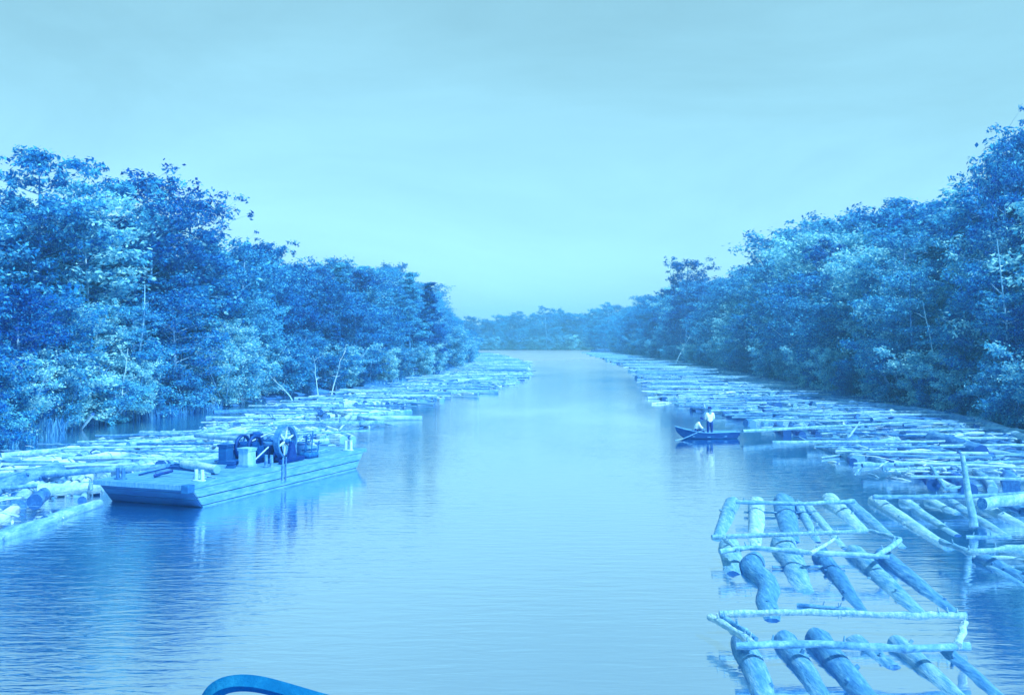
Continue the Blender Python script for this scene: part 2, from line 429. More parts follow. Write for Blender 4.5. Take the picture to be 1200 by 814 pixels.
for side, bank in ((-1, lb), (1, rb)):
    for ri, off in enumerate((2.6, 7.0, 12.5, 19.5)):
        Y = 44.0 + ri * 2
        while Y < 556:
            y = Y + rnd.uniform(-1.2, 1.2); d = off + rnd.uniform(-1.4, 1.4) + (Y * .012 * ri)
            x = bank(y) + side * d; px = 600 + x / y * F
            Y += max(4.4, .068 * Y) * (1.15 if ri > 1 else 1)
            if px < -190 or px > 1420: continue
            if Y > 300 and ri > 2: continue
            hh = (YH - lerp_tab(SKYL, px)) * y / F + H
            hh = max(6, min(hh, 27)) * (rnd.uniform(.45, .72), rnd.uniform(.66, .9), rnd.uniform(.82, 1.0), rnd.uniform(.92, 1.04))[ri]
            r = rnd.random()
            if side < 0 and px < 290 and ri >= 2: hh *= .84      # the sky shows between the crowns here
            if side < 0:
                k = 'slim' if r < .28 else 'open' if r < .62 else 'round' if r < .88 else 'pine'
                if ri >= 2: k = 'open' if r < .5 else 'round' if r < .8 else 'pine'
                if 100 < y < 180: k = 'round' if r < .7 else 'pine'
            else:
                k = 'round' if r < .6 else 'slim' if r < .8 else 'open'
            lm = 'leaf_light' if k == 'slim' else 'leaf'
            if k == 'round' and ((side > 0 and rnd.random() < .9 and y < 230) or (side < 0 and rnd.random() < .25)): lm = 'leaf_light'  # paler leaves on the right bank make up for light missing there
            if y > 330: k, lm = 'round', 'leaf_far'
            wd = rnd.uniform(.85, 1.2) * (1 + .25 * min(1, y / 300))
            if k == 'slim': wd *= 1.1
            nm = ('pale ' if (k == 'round' and lm == 'leaf_light') else '') + names[k]
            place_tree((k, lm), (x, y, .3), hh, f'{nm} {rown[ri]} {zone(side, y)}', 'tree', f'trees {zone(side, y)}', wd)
    # shrubs overhanging the water
    Y = 40.0
    while Y < 420:
        y = Y + rnd.uniform(-.6, .6); x = bank(y) + side * rnd.uniform(-.3, 1.6); px = 600 + x / y * F
        Y += max(2.5, .045 * Y)
        if px < -120 or px > 1350: continue
        k, lm = ('shrub', 'leaf_light') if rnd.random() < .68 else ('brush', 'leaf')
        hh = rnd.uniform(3.2, 6.0) if k == 'shrub' else rnd.uniform(2, 3.4)
        if y > 180: hh *= 1.3
        place_tree((k, lm), (x, y, .1), hh, ('pale leafy shrub' if k == 'shrub' else 'low dark bush') + ' over the water ' + zone(side, y), 'shrub', f'shrubs {zone(side, y)}', rnd.uniform(.9, 1.3))
# far bend
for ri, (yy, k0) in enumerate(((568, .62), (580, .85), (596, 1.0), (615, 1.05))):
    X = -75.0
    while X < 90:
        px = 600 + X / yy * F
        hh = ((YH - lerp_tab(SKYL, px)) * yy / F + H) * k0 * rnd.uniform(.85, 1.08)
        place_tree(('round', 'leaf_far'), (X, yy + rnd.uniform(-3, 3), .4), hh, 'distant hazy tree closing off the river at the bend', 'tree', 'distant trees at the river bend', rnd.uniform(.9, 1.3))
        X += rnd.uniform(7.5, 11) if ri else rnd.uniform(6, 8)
X = -70.0
while X < 85:
    place_tree(('shrub', 'leaf_light'), (X, 563 + rnd.uniform(-2, 1), .2), rnd.uniform(6, 9), 'low pale bush at the foot of the distant wood', 'shrub', 'bushes along the distant bank', rnd.uniform(1.2, 1.6))
    X += rnd.uniform(3.5, 5.5)
def crest(px, Y, top, lab, key=('crest', 'leaf'), wide=1.0):
    x = (px - 600) / F * Y; hh = (YH - top) * Y / F + H
    place_tree(key, (x, Y, .3), hh, lab, 'tree', None, wide)
crest(640, 560, 359, 'tall thin tree standing above the distant wood at the centre')
crest(605, 575, 364, 'small flat-topped tree breaking the distant skyline left of centre')
crest(713, 470, 355, 'tall thin tree above the distant wood left of the dark promontory')
crest(803, 250, 308, 'ragged-topped tree on the skyline of the right wood above its dark end', ('open', 'leaf'))
crest(1196, 88, 162, 'tallest dark tree towering at the upper right edge', ('open', 'leaf'), .6)
crest(1182, 84, 205, 'second tall tree just left of the tallest right-hand tree', ('open', 'leaf'), .5)
crest(1228, 90, 165, 'tall dark tree cut by the right edge', ('open', 'leaf'))
crest(38, 72, 186, 'tallest airy tree near the upper left corner', ('open', 'leaf'))
crest(170, 84, 214, 'airy tree with a pale straight trunk on the left skyline', ('open', 'leaf'))
crest(122, 80, 220, 'airy tree on the left skyline between two taller trees', ('open', 'leaf'))
crest(232, 92, 240, 'airy tree at the right shoulder of the left wood', ('open', 'leaf'))
crest(500, 165, 330, 'feathery tree at the tip of the left bank', ('pine', 'leaf'))
crest(480, 150, 318, 'feathery tree just behind the tip of the left bank', ('pine', 'leaf'))
crest(282, 104, 296, 'dark small-leaved tree filling the step in the left skyline', ('round', 'leaf'))
crest(310, 125, 290, 'dark round-headed tree in the dip of the left skyline', ('open', 'leaf'))
# remove the unused prototypes standing at the origin
for lst in PROTO.values():
    for r, _ in lst:
        for ch in list(r.children): bpy.data.objects.remove(ch)
        bpy.data.objects.remove(r)

# dead pale branches and leaning stems at the water
def snag(px, py, Hs, lean, seed, label, Y=None, r=.07):
    p = G(px, py); rg = random.Random(seed); mb = MB()
    pts = [Vector((0, 0, -.3))]; 
    for i in range(1, 7): pts.append(Vector((lean[0] * i / 6, lean[1] * i / 6, Hs * (i / 6) ** .9)) + Vector((rg.uniform(-.08, .08), rg.uniform(-.08, .08), 0)))
    mb.tube(pts, [r * (1 - .75 * i / 6) for i in range(7)], 7, wob=.2)
    root = empty('dead_tree', p); mb.build('trunk', M['bark_pale'], root)
    for k in range(6):
        b = MB(); p0 = pts[2 + k % 4]; az = rg.uniform(0, 6.28); L = rg.uniform(.5, 1.5)
        q = [p0]
        for j in range(3): q.append(q[-1] + Vector((math.cos(az), math.sin(az) * .6, rg.uniform(.1, .9))).normalized() * L / 3); az += rg.uniform(-.5, .5)
        b.tube(q, [r * .5, r * .35, r * .22, r * .1], 5); b.build('branch', M['bark_pale'], root)
    tag(root, label, 'dead tree'); return root
snag(345, 470, 2.6, (-2.6, .4), 3, 'bleached dead branches leaning over water by the dark inlet')
snag(373, 462, 4.2, (-.6, .2), 4, 'short pale stump-like trunk in the dark inlet of left bank')
snag(388, 462, 5.0, (1.5, 0), 5, 'pale trunk leaning right in the dark inlet of left bank')
snag(140, 494, 5.2, (.5, .3), 6, 'thin pale stem standing behind the near left shrubs')
snag(70, 498, 6.2, (.9, .3), 8, 'pale crooked trunk at the far left waterline')
snag(160, 490, 10, (.4, .8), 9, 'straight pale trunk rising through the left wood', r=.14)
snag(975, 452, 7.5, (-7.5, 1), 12, 'pale bare trunk leaning left over the right bank', r=.13)
snag(978, 452, 9.5, (-3.5, 1), 13, 'steeper pale bare trunk forming a V with its neighbour', r=.13)
snag(1105, 482, 9, (-1.2, 1), 14, 'thin pale trunk in the right wood above the boom logs', r=.1)
snag(1187, 496, 13, (-.6, 1), 15, 'tall thin pale trunk near the right edge', r=.12)
snag(790, 430, 9, (5.0, 1), 16, 'pale arched trunk low in the right wood beyond the rowboat', r=.16)

# grass and reeds along the banks
def build_grass():
    rg = np.random.default_rng(5); V = []; 
    for side, bank in ((-1, lb), (1, rb)):
        n = 15000
        Ys = 42 + (rg.random(n) ** 1.6) * 200
        for Y in Ys:
            if side < 0 and 84 < Y < 125: continue
            x = bank(Y) + side * (abs(rg.normal()) * 1.3 - .5); h = rg.uniform(.3, 1.1) * (1.2 if (side < 0 and Y < 75) else .7)
            a = rg.uniform(0, 3.14); wdt = rg.uniform(.012, .03) * (1 + Y / 120); dx, dy = math.cos(a) * wdt, math.sin(a) * wdt
            lx, ly = rg.normal() * .16 * h, rg.normal() * .16 * h
            V.append(((x - dx, Y - dy, -.1), (x + dx, Y + dy, -.1), (x + lx * .4 + dx * .7, Y + ly * .4 + dy * .7, h * .6), (x + lx, Y + ly, h)))
    mb = MB()
    for q in V: mb.add(q, [(0, 1, 2, 3)])
    o = mb.build('bank_grass', M['grass'], smooth=False); o['kind'] = 'stuff'
    o['label'] = 'reeds and long grass fringing both river banks'; o['category'] = 'grass'
build_grass()

# ------------------------------------------------------------------ logs
def log_pts(L, bend, rg, n=7):
    ph = rg.uniform(0, 6.28)
    return [Vector((math.sin(i / (n - 1) * 3.14 * rg.uniform(.95, 1.05) + ph * .15) * bend, (i / (n - 1) - .5) * L, math.sin(i / (n - 1) * 3.1) * bend * .25)) for i in range(n)]
def log_mesh(p, r0, r1, rg, seg=12, stub=0, wob=.10):
    mb = MB(); n = len(p)
    rad = [r0 + (r1 - r0) * i / (n - 1) for i in range(n)]
    mb.tube(p, rad, seg, 0, 1, 1, wob=wob)
    for k in range(stub):
        i = rg.randrange(1, n - 1); a = rg.uniform(.2, 2.9); d = Vector((math.cos(a), rg.uniform(-.3, .3), abs(math.sin(a)))).normalized()
        mb.tube([p[i], p[i] + d * (rad[i] + rg.uniform(.03, .09))], [rad[i] * .3, rad[i] * .16], 6)
    return mb
def between(a, b, n=6, wig=.0, rg=rnd, dz=0):
    a, b = Vector(a), Vector(b); out = []
    nx = (b - a).cross(Vector((0, 0, 1))).normalized()
    for i in range(n):
        t = i / (n - 1); out.append(a.lerp(b, t) + nx * (math.sin(t * 6.3 + wig * 40) + math.sin(t * 11)) * .5 * wig + Vector((0, 0, dz * math.sin(t * 3.14) + rg.uniform(-.3, .3) * wig)))
    return out

def make_crib(seed, L, W, n, mat):
    rg = random.Random(seed); root = empty('log_raft', (0, 0, 0))
    x = -W / 2
    for i in range(n):
        r = rg.uniform(.13, .30); l = L * rg.uniform(.6, 1.1)
        p = log_pts(l, rg.uniform(-.12, .12), rg)
        sk = rg.gauss(0, .07)
        x0 = -W / 2 + (i + .5) * W / n + rg.uniform(-.12, .12)
        z = r * rg.uniform(.1, .5)
        yo = rg.uniform(-.5, .5); p = [Vector((q.x + x0 + q.y * sk, q.y + yo, q.z + z)) for q in p]
        log_mesh(p, r, r * rg.uniform(.75, 1), rg, 10, rg.choice((0, 0, 1, 2))).build('log', [M[mat], M['log_end']], root)
    for y in (-L * .42, L * .42, L * rg.uniform(-.1, .1))[: rg.choice((2, 2, 3))]:
        y += rg.uniform(-.3, .3); m = MB()
        e = rg.uniform(.2, .9)
        m.tube(between((-W / 2 - e, y, .42), (W / 2 + rg.uniform(.2, .8), y + rg.uniform(-.5, .5), .44), 7, .05, rg), [rg.uniform(.045, .08)] * 7, 8, wob=.2)
        m.build('cross_pole', M['pole'], root)
    return root
CR = [make_crib(100 + i, rnd.uniform(5.2, 6.6), rnd.uniform(4.6, 5.6), rnd.choice((5, 6, 7)), 'log') for i in range(6)]
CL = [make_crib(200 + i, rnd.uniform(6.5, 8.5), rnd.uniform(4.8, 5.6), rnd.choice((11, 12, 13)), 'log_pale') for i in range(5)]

RE = [(38, 16.5), (43, 16.2), (47.5, 15.9), (57.6, 17.4), (66, 16.4), (75, 15.8), (84, 14.8), (93.6, 14.2), (129.6, 18), (198, 24), (306, 27.5), (420, 30)]
LEi = [(28, -15.6), (32, -15.4), (36, -16.2), (46, -13.8), (52, -10.8), (60, -10.0), (70, -9.2), (87, -9.9), (100, -6), (130, .3), (160, 3), (250, 3), (330, -3), (396, -8)]
LEo = [(28, -27), (46, -26), (51, -24.0), (55, -22.4), (63, -20.2), (76, -20.2), (88, -20.5), (100, -17.8), (130, -14), (182, -10.3), (306, -10.4), (396, -14)]
def rzone(side, Y):
    if side > 0:
        return ('near the leaning upright pole' if Y < 47 else 'right of the rowboat' if Y < 62 else 'just beyond the rowboat' if Y < 80 else
                'under the dark end of boom logs' if Y < 100 else 'where the jam meets dark reflections' if Y < 150 else 'far along the right bank')
    return ('in the lower left corner' if Y < 35 else 'behind the barge bow' if Y < 46 else 'behind the flywheel' if Y < 58 else
            'past the barge stern' if Y < 78 else 'off the dark inlet' if Y < 105 else 'far along the left bank')
def jam(side, protos, edge, outer, y0, y1, dens):
    Y = y0
    while Y < y1:
        grow = 1 if Y < 120 else 1 + (Y - 120) / 260
        a, b = sorted((edge(Y), outer(Y)))
        wd = 5.7 * grow; n = max(1, int(round((b - a) / wd)))
        step = (b - a) / n
        for i in range(n):
            if rnd.random() > dens: continue
            x = a + (i + .5) * step + rnd.uniform(-.4, .4); y = Y + rnd.uniform(-1.7, 1.7)
            cstat = 'outermost' if ((side > 0 and i == 0) or (side < 0 and i == n - 1)) else 'bank-side' if ((side > 0 and i == n - 1) or (side < 0 and i == 0)) else 'middle'
            if n == 1: cstat = 'single'
            o = copy_tree(rnd.choice(protos), (x, y, rnd.uniform(-.05, .04)), rnd.gauss(0, .26) + (-.1 if side > 0 else .05), (grow * step / wd * rnd.uniform(.95, 1.05), grow, min(grow, 1.25)))
            tag(o, f'{cstat} log raft of the {"right" if side > 0 else "left"} jam {rzone(side, Y)}', 'log raft', f'log rafts of the {"right" if side > 0 else "left"} jam {rzone(side, Y)}')
        Y += (6.6 if side > 0 else 7.6) * grow
jam(1, CR, lambda Y: lerp_tab(RE, Y), lambda Y: rb(Y) - (1.2 if Y > 60 else 3), 42, 420, .93)
jam(-1, CL, lambda Y: lerp_tab(LEi, Y), lambda Y: lerp_tab(LEo, Y), 31, 400, .97)
for r in CR + CL:
    for ch in list(r.children): bpy.data.objects.remove(ch)
    bpy.data.objects.remove(r)

# loose logs on and between the rafts
LOOSE = []
for i in range(8):
    rg = random.Random(300 + i); L = rg.uniform(3, 7); r = (.07, .09, .11, .13, .15, .18, .21, .24)[i]
    me = log_mesh(log_pts(L, rg.uniform(-.2, .2), rg), r, r * .7, rg, 10, rg.choice((0, 1, 3)))
    for nm, ms in (('a', 'log_sun'), ('b', 'log')):
        o = me.build('loose_log', [M[ms], M['log_end']]); LOOSE.append((o, L, r))
def loose(x, y, z, rz, proto, side, sc=1.0):
    o = proto[0].copy(); col.objects.link(o); o.location = (x, y, z); o.rotation_euler = (rnd.uniform(-.03, .03), 0, rz); o.scale = (sc, sc, sc)
    L, r = proto[1] * sc, proto[2]
    a = abs(math.degrees(rz) % 180); ori = 'lying lengthwise' if (a < 25 or a > 155) else 'lying across' if 65 < a < 115 else 'lying askew'
    lab = f'{"thick" if r > .17 else "thin"} {"long" if L > 5.5 else "short"} loose log {ori} {rzone(side, y)}'
    tag(o, lab, 'log', f'loose logs on the {"right" if side > 0 else "left"} jam'); return o
for i in range(105):
    side = 1 if i % 2 else -1
    y = 30 + (rnd.random() ** 1.5) * 120
    if side > 0:
        y += 12 * (1 - (y - 30) / 120); a, b = lerp_tab(RE, y) - .3, rb(y) - 1; pr = rnd.choice(LOOSE[:12])
        rz = rnd.choice((R(90), R(60), R(35), R(-50), 0)) + rnd.gauss(0, .25)
    else:
        a, b = lerp_tab(LEo, y), lerp_tab(LEi, y) + .3; pr = LOOSE[2 * rnd.randrange(8)]
        rz = rnd.choice((0, 0, R(-30), R(80), R(-80))) + rnd.gauss(0, .2)
    x = rnd.uniform(a, b)
    loose(x, y, rnd.uniform(.12, .42), rz, pr, side, 1.0 if y < 90 else 1.2)

def hand_log(px0, py0, px1, py1, r, label, z0=.05, z1=None, mat='log', name='floating_log', wig=.05, cat='log', r1=None, seg=14, grp=None, stub=2):
    z1 = z0 if z1 is None else z1
    a, b = G(px0, py0, z0), G(px1, py1, z1); c = (a + b) / 2
    rg = random.Random(int(px0 * 7 + py0)); p = [q - c for q in between(a, b, 9, wig, rg)]
    o = log_mesh(p, r, (r1 or r * .85), rg, seg, stub).build(name, [M[mat], M['log_end']]); o.location = c
    return tag(o, label, cat, grp)
# long boom logs along the right bank
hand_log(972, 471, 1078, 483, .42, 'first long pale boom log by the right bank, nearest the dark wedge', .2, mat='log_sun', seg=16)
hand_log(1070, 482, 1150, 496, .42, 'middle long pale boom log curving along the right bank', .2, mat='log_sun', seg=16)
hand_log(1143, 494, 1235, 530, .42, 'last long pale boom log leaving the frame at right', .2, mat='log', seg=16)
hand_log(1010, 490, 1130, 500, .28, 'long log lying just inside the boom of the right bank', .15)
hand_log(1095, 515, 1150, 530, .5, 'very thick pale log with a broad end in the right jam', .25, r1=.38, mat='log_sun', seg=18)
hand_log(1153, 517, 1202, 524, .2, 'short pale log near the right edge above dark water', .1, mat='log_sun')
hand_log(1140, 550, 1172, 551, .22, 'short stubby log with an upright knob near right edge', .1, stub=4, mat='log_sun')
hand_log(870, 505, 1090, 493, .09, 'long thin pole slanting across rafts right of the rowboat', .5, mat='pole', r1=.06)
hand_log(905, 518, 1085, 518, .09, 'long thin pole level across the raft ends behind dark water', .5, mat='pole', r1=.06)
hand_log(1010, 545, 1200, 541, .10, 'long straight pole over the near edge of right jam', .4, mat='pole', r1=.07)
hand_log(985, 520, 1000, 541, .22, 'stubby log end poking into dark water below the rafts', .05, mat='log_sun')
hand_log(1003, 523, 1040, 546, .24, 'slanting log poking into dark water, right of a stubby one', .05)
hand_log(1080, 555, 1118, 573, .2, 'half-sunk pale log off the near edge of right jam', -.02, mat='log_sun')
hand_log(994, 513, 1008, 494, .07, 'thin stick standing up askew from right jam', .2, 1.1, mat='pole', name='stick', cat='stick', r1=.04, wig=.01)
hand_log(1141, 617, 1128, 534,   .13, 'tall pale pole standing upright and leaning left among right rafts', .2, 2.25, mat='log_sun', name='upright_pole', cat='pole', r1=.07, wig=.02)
# V branch
root = empty('forked_branch', G(1108, 573)); c0 = G(1108, 573)
m = MB(); m.tube([q - c0 for q in between(G(1108, 573, .1), G(1091, 546, .5), 5, .03)], .075, 8, wob=.2); m.build('branch', M['pole'], root)
m = MB(); m.tube([q - c0 for q in between(G(1108, 572, .12), G(1150, 569, .15), 5, .03)], .06, 8, wob=.2); m.build('branch', M['pole'], root)
tag(root, 'bent forked branch sticking out of dark water, left of the upright pole', 'branch')
# left jam hand placed
hand_log(-30, 640, 60, 612, .26, 'long pale log edging the left jam at lower left', .05, mat='log_sun')
hand_log(52, 611, 116, 590, .2, 'pale boom log leading from lower left to barge bow', .08, mat='log_sun')
hand_log(-60, 590, 66, 553, .38, 'thick pale log ending in a round dark cut face', .3, mat='log_sun', seg=18, r1=.42)
hand_log(45, 574, 118, 571, .24, 'pale log butted against the barge bow', .3, mat='log_sun')
hand_log(-20, 560, 235, 543, .16, 'very long slim pale log across the left jam', .5, mat='log_sun', r1=.1)
hand_log(0, 535, 150, 522, .2, 'long pale log along the outer edge of left jam', .3, mat='log_sun', r1=.15)
hand_log(150, 522, 300, 505, .2, 'long pale log edging the left jam towards the inlet', .35, mat='log_sun', r1=.15)
hand_log(165, 507, 215, 509, .13, 'dark short log on the left jam edge by the inlet', .5)
hand_log(230, 510, 290, 515, .14, 'dark log end lying on left jam above the barge', .6)
hand_log(250, 483, 345, 479, .17, 'slim log bordering the small open pool in left jam', .25)
hand_log(320, 497, 450, 495, .17, 'long log jutting into the river past the barge stern', .3)
hand_log(370, 478, 448, 494, .15, 'thin log slanting along the jam edge past the barge stern', .3, mat='log_sun')
hand_log(40, 588, 52, 578, .26, 'short dark stump wedged at the lower left jam', .4)
hand_log(95, 503, 109, 485, .065, 'pale stick leaning out of the water by the left bank', .0, 1.25, mat='bark_pale', name='leaning_stick', cat='stick', r1=.1, wig=.01)
for o, _, _ in LOOSE: bpy.data.objects.remove(o)

# bark scraps, sticks and short ends adrift between the rafts
def debris():
    rg = random.Random(77); mb = MB()
    for i in range(2900):
        side = 1 if i % 2 else -1; y = 30 + rg.random() ** 1.7 * 230
        if side > 0: y += 11 * (1 - (y - 30) / 230); a, b = lerp_tab(RE, y) - .8, rb(y) - .3
        else: a, b = lerp_tab(LEo, y) - .5, lerp_tab(LEi, y) + .8
        x = rg.uniform(a, b); L = rg.choice((.25, .4, .7, 1.3, 2.2)) * rg.uniform(.6, 1.3) * (1 + y / 250); r = rg.uniform(.015, .05) * (1 + y / 150)
        an = rg.uniform(0, 3.14); z = rg.choice((.01, .03, .3, .42)); d = Vector((math.cos(an), math.sin(an), rg.gauss(0, .08))) * L / 2; p = Vector((x, y, z))
        mb.tube([p - d, p + Vector((0, 0, r)), p + d], [r, r * 1.2, r * .5], 5, mi=rg.choice((0, 0, 1, 2)), ell=rg.choice((1, .3)))
    o = mb.build('floating_debris', [M['log'], M['log_pale'], M['iron_mid']]); o['kind'] = 'stuff'
    o['label'] = 'bark scraps and broken sticks adrift among the log rafts'; o['category'] = 'debris'
debris()

# ------------------------------------------------------------------ foreground rafts, built from their places on the water
def raft(label, logs, poles, grp='large rafts in the right foreground'):
    pts = [G(a[0], a[1]) for a in logs]; c = sum(pts, Vector()) / len(pts); c.z = 0
    root = empty('log_raft', c)
    for k, (x0, y0, x1, y1, r, mt, wig) in enumerate(logs):
        rg = random.Random(k * 13 + int(x0)); z = r * rg.uniform(-.05, .2) if r > .15 else .02
        if wig < 0: z = -.12; wig = -wig
        p = [q - c for q in between(G(x0, y0, z), G(x1, y1, -r * .8), 12, wig * .3, rg)]
        r *= 1.12
        log_mesh(p, r, r * rg.uniform(.82, 1.0), rg, 20, rg.choice((1, 2, 3)), .13).build('log', [M[mt], M['log_end']], root)
    for k, q in enumerate(poles):
        path, r, z = q[:3]; m = MB(); rg = random.Random(k + int(path[0][0]))
        w_ = [G(px, py, z) - c for px, py in path]; pp = []
        for a, b in zip(w_, w_[1:]):
            seg = between(a, b, 8, .02, rg); pp += seg if not pp else seg[1:]
        m.tube(pp, [.92 * r * rg.uniform(.85, 1.15) for _ in pp], 12, wob=.35)
        for t in range(3):
            i = rg.randrange(1, len(pp) - 1); m.tube([pp[i], pp[i] + Vector((rg.uniform(-.05, .05), rg.uniform(-.03, .03), .09 + r))], [r * .35, r * .2], 6)
        m.build('cross_pole', M['log_front'] if k % 2 else M['pole'], root)
    return tag(root, label, 'log raft', grp)
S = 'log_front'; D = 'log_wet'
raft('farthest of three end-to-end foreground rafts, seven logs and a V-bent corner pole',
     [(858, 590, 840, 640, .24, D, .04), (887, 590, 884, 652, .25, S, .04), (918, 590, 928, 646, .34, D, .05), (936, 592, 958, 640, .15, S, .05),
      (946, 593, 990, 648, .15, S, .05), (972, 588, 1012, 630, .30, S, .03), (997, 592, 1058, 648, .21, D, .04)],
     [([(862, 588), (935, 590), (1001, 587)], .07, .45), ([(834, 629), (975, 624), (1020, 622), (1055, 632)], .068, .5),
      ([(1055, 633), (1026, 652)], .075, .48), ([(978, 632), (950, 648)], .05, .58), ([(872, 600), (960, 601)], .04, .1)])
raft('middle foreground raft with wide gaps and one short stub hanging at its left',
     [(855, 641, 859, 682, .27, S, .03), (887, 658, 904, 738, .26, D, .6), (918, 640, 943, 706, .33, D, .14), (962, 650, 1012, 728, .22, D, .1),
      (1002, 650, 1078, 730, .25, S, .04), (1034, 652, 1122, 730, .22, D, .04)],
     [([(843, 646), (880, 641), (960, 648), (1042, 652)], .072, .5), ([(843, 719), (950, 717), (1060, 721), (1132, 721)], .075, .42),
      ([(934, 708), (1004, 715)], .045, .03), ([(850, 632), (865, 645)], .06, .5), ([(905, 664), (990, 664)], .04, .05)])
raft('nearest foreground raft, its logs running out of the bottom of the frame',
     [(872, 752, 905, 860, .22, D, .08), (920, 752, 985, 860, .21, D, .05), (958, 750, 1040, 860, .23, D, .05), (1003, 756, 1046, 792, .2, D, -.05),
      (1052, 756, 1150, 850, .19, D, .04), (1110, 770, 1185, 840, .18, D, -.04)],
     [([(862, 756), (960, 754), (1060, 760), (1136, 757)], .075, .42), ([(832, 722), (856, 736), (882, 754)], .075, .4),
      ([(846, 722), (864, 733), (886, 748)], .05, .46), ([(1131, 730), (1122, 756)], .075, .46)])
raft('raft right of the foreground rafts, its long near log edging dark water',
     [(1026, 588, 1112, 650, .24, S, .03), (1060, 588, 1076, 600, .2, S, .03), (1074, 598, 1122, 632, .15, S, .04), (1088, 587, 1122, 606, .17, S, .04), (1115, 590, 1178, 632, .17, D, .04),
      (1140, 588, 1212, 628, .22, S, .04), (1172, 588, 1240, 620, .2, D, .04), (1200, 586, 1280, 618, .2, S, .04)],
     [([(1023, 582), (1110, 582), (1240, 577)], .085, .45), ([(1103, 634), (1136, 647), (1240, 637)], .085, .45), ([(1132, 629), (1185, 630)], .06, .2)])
raft('half-sunk raft in dark water at the right edge of the foreground',
     [(1148, 655, 1215, 690, .2, D, .04), (1178, 648, 1260, 678, .22, D, .05), (1160, 668, 1230, 712, .16, D, -.05)],
     [([(1140, 652), (1230, 655)], .05, .1)])
hand_log(1150, 590, 1210, 583, .2, 'pale log piled on the back pole of right foreground raft', .5, mat='log_sun')

# ------------------------------------------------------------------ the barge
BO = Vector((-10.8, 34.4, 0)); BR = -R(20.5)
barge = empty('work_barge', BO, BR)
def bl(x, y, z=.86): # barge local -> world
    return BO + Matrix.Rotation(BR, 3, 'Z') @ Vector((x, y, z))
W_, L_ = 4.0, 10.7
def rake(z): return -.8 * (z + .0) / .85
# hull core
m = MB()
prof = [(rake(-.35) , -.35), (rake(.82), .82)]
x0, x1 = -W_ + .03, -.03
b0, t0 = .45, -.72
vsx = []
for x in (x0, x1): vsx += [(x, b0, -.35), (x, t0, .82), (x, L_ + .72, .82), (x, L_ - .45, -.35)]
m.add(vsx, [(0, 1, 2, 3), (7, 6, 5, 4), (0, 4, 5, 1), (3, 2, 6, 7), (0, 3, 7, 4), (1, 5, 6, 2)])
hull = m.build('hull', M['bow'], barge, smooth=False)
# side strakes (each side one part): planks shaped to the raked ends
for sx in (0.0, -W_):
    m = MB(); zs = [-.2, .11, .115, .40, .415, .68]
    for a, b, th in ((-.2, .05, .0), (.085, .36, .012), (.40, .69, .03)):
        xx = sx + (th if sx == 0 else -th)
        xi = sx - .05 if sx == 0 else sx + .05
        ya, yb = rake(a) * .9, rake(b) * .9
        v = [(xx, ya, a), (xx, L_ - ya, a), (xx, L_ - yb, b), (xx, yb, b), (xi, ya, a), (xi, L_ - ya, a), (xi, L_ - yb, b), (xi, yb, b)]
        m.add(v, [(0, 1, 2, 3), (7, 6, 5, 4), (0, 4, 5, 1), (1, 5, 6, 2), (2, 6, 7, 3), (3, 7, 4, 0)])
    m.build('side_planking', M['hull'], barge, smooth=False)
# bow and stern planking, in the dark colour that carries the bow's shade
for sgn in (0, 1):
    m = MB()
    zz = [-.25, .02, .29, .55, .70]
    for a, b in zip(zz, zz[1:]):
        b -= .012
        def yy(z, o): 
            y = rake(z) * .94 - .02 - o; return y if sgn == 0 else L_ - y
        v = [(-W_ + .04, yy(a, .04), a), (-.04, yy(a, .04), a), (-.04, yy(b, .04), b), (-W_ + .04, yy(b, .04), b), (-W_ + .04, yy(a, -.05), a), (-.04, yy(a, -.05), a), (-.04, yy(b, -.05), b), (-W_ + .04, yy(b, -.05), b)]
        m.add(v, [(0, 1, 2, 3), (7, 6, 5, 4), (0, 4, 5, 1), (1, 5, 6, 2), (2, 6, 7, 3), (3, 7, 4, 0)])
    m.build('bow_planking' if sgn == 0 else 'stern_planking', M['bow'], barge, smooth=False)
# corner iron / heavy corner block, rub rails, deck
m = MB(); n = 26
for i in range(n):
    w_ = (L_ + 1.5) / n; y = -.75 + (i + .5) * w_
    m.box((-W_ / 2 + rnd.uniform(-.02, .02), y, .845 + rnd.uniform(-.006, .006)), (W_ - .28, w_ - .035, .05))
m.build('deck', M['deck'], barge, smooth=False)
for sx in (-.06, -W_ + .06):
    m = MB(); m.box((sx, L_ / 2, .79), (.17, L_ + 1.6, .17)); m.build('rub_rail', M['hull'], barge, smooth=False)
for y in (-.84, L_ + .84):
    m = MB(); m.box((-W_ / 2, y, .785), (W_ + .1, .14, .17)); m.build('end_rail', M['deck'], barge, smooth=False)
m = MB(); m.box((.0, -.82, .76), (.3, .36, .26)); m.build('corner_block', M['bow'], barge, smooth=False)
def bitt(x, y, h=.42, mt='pole', dx=.0, dy=.26):
    m = MB()
    for s in (0, 1): 
        m.tube([(x + dx * s, y + dy * s, .8), (x + dx * s, y + dy * s, .86 + h)], [.075, .065], 10)
    m.box((x + dx / 2, y + dy / 2, .89), (.16 + dx, .2 + dy, .07)); m.build('mooring_bitt', M[mt], barge)
bitt(-3.35, -.45, .42, 'iron_mid', .25, 0); bitt(-.42, .15, .42, 'iron_pale', .26, 0); bitt(-.3, 4.2, .5, 'pole', .24, 0); bitt(-.35, 10.4, .45, 'iron_pale', .26, 0.0)
m = MB(); m.tube([(.06, 4.75, .3), (.08, 4.8, 1.2)], [.04, .035], 8); m.tube([(.06, 5.0, .25), (.08, 5.0, 1.2)], [.035, .03], 8); m.build('fender_stake', M['iron_mid'], barge)
tag(barge, 'flat decked work barge with dark raked bow moored against the left jam', 'barge')

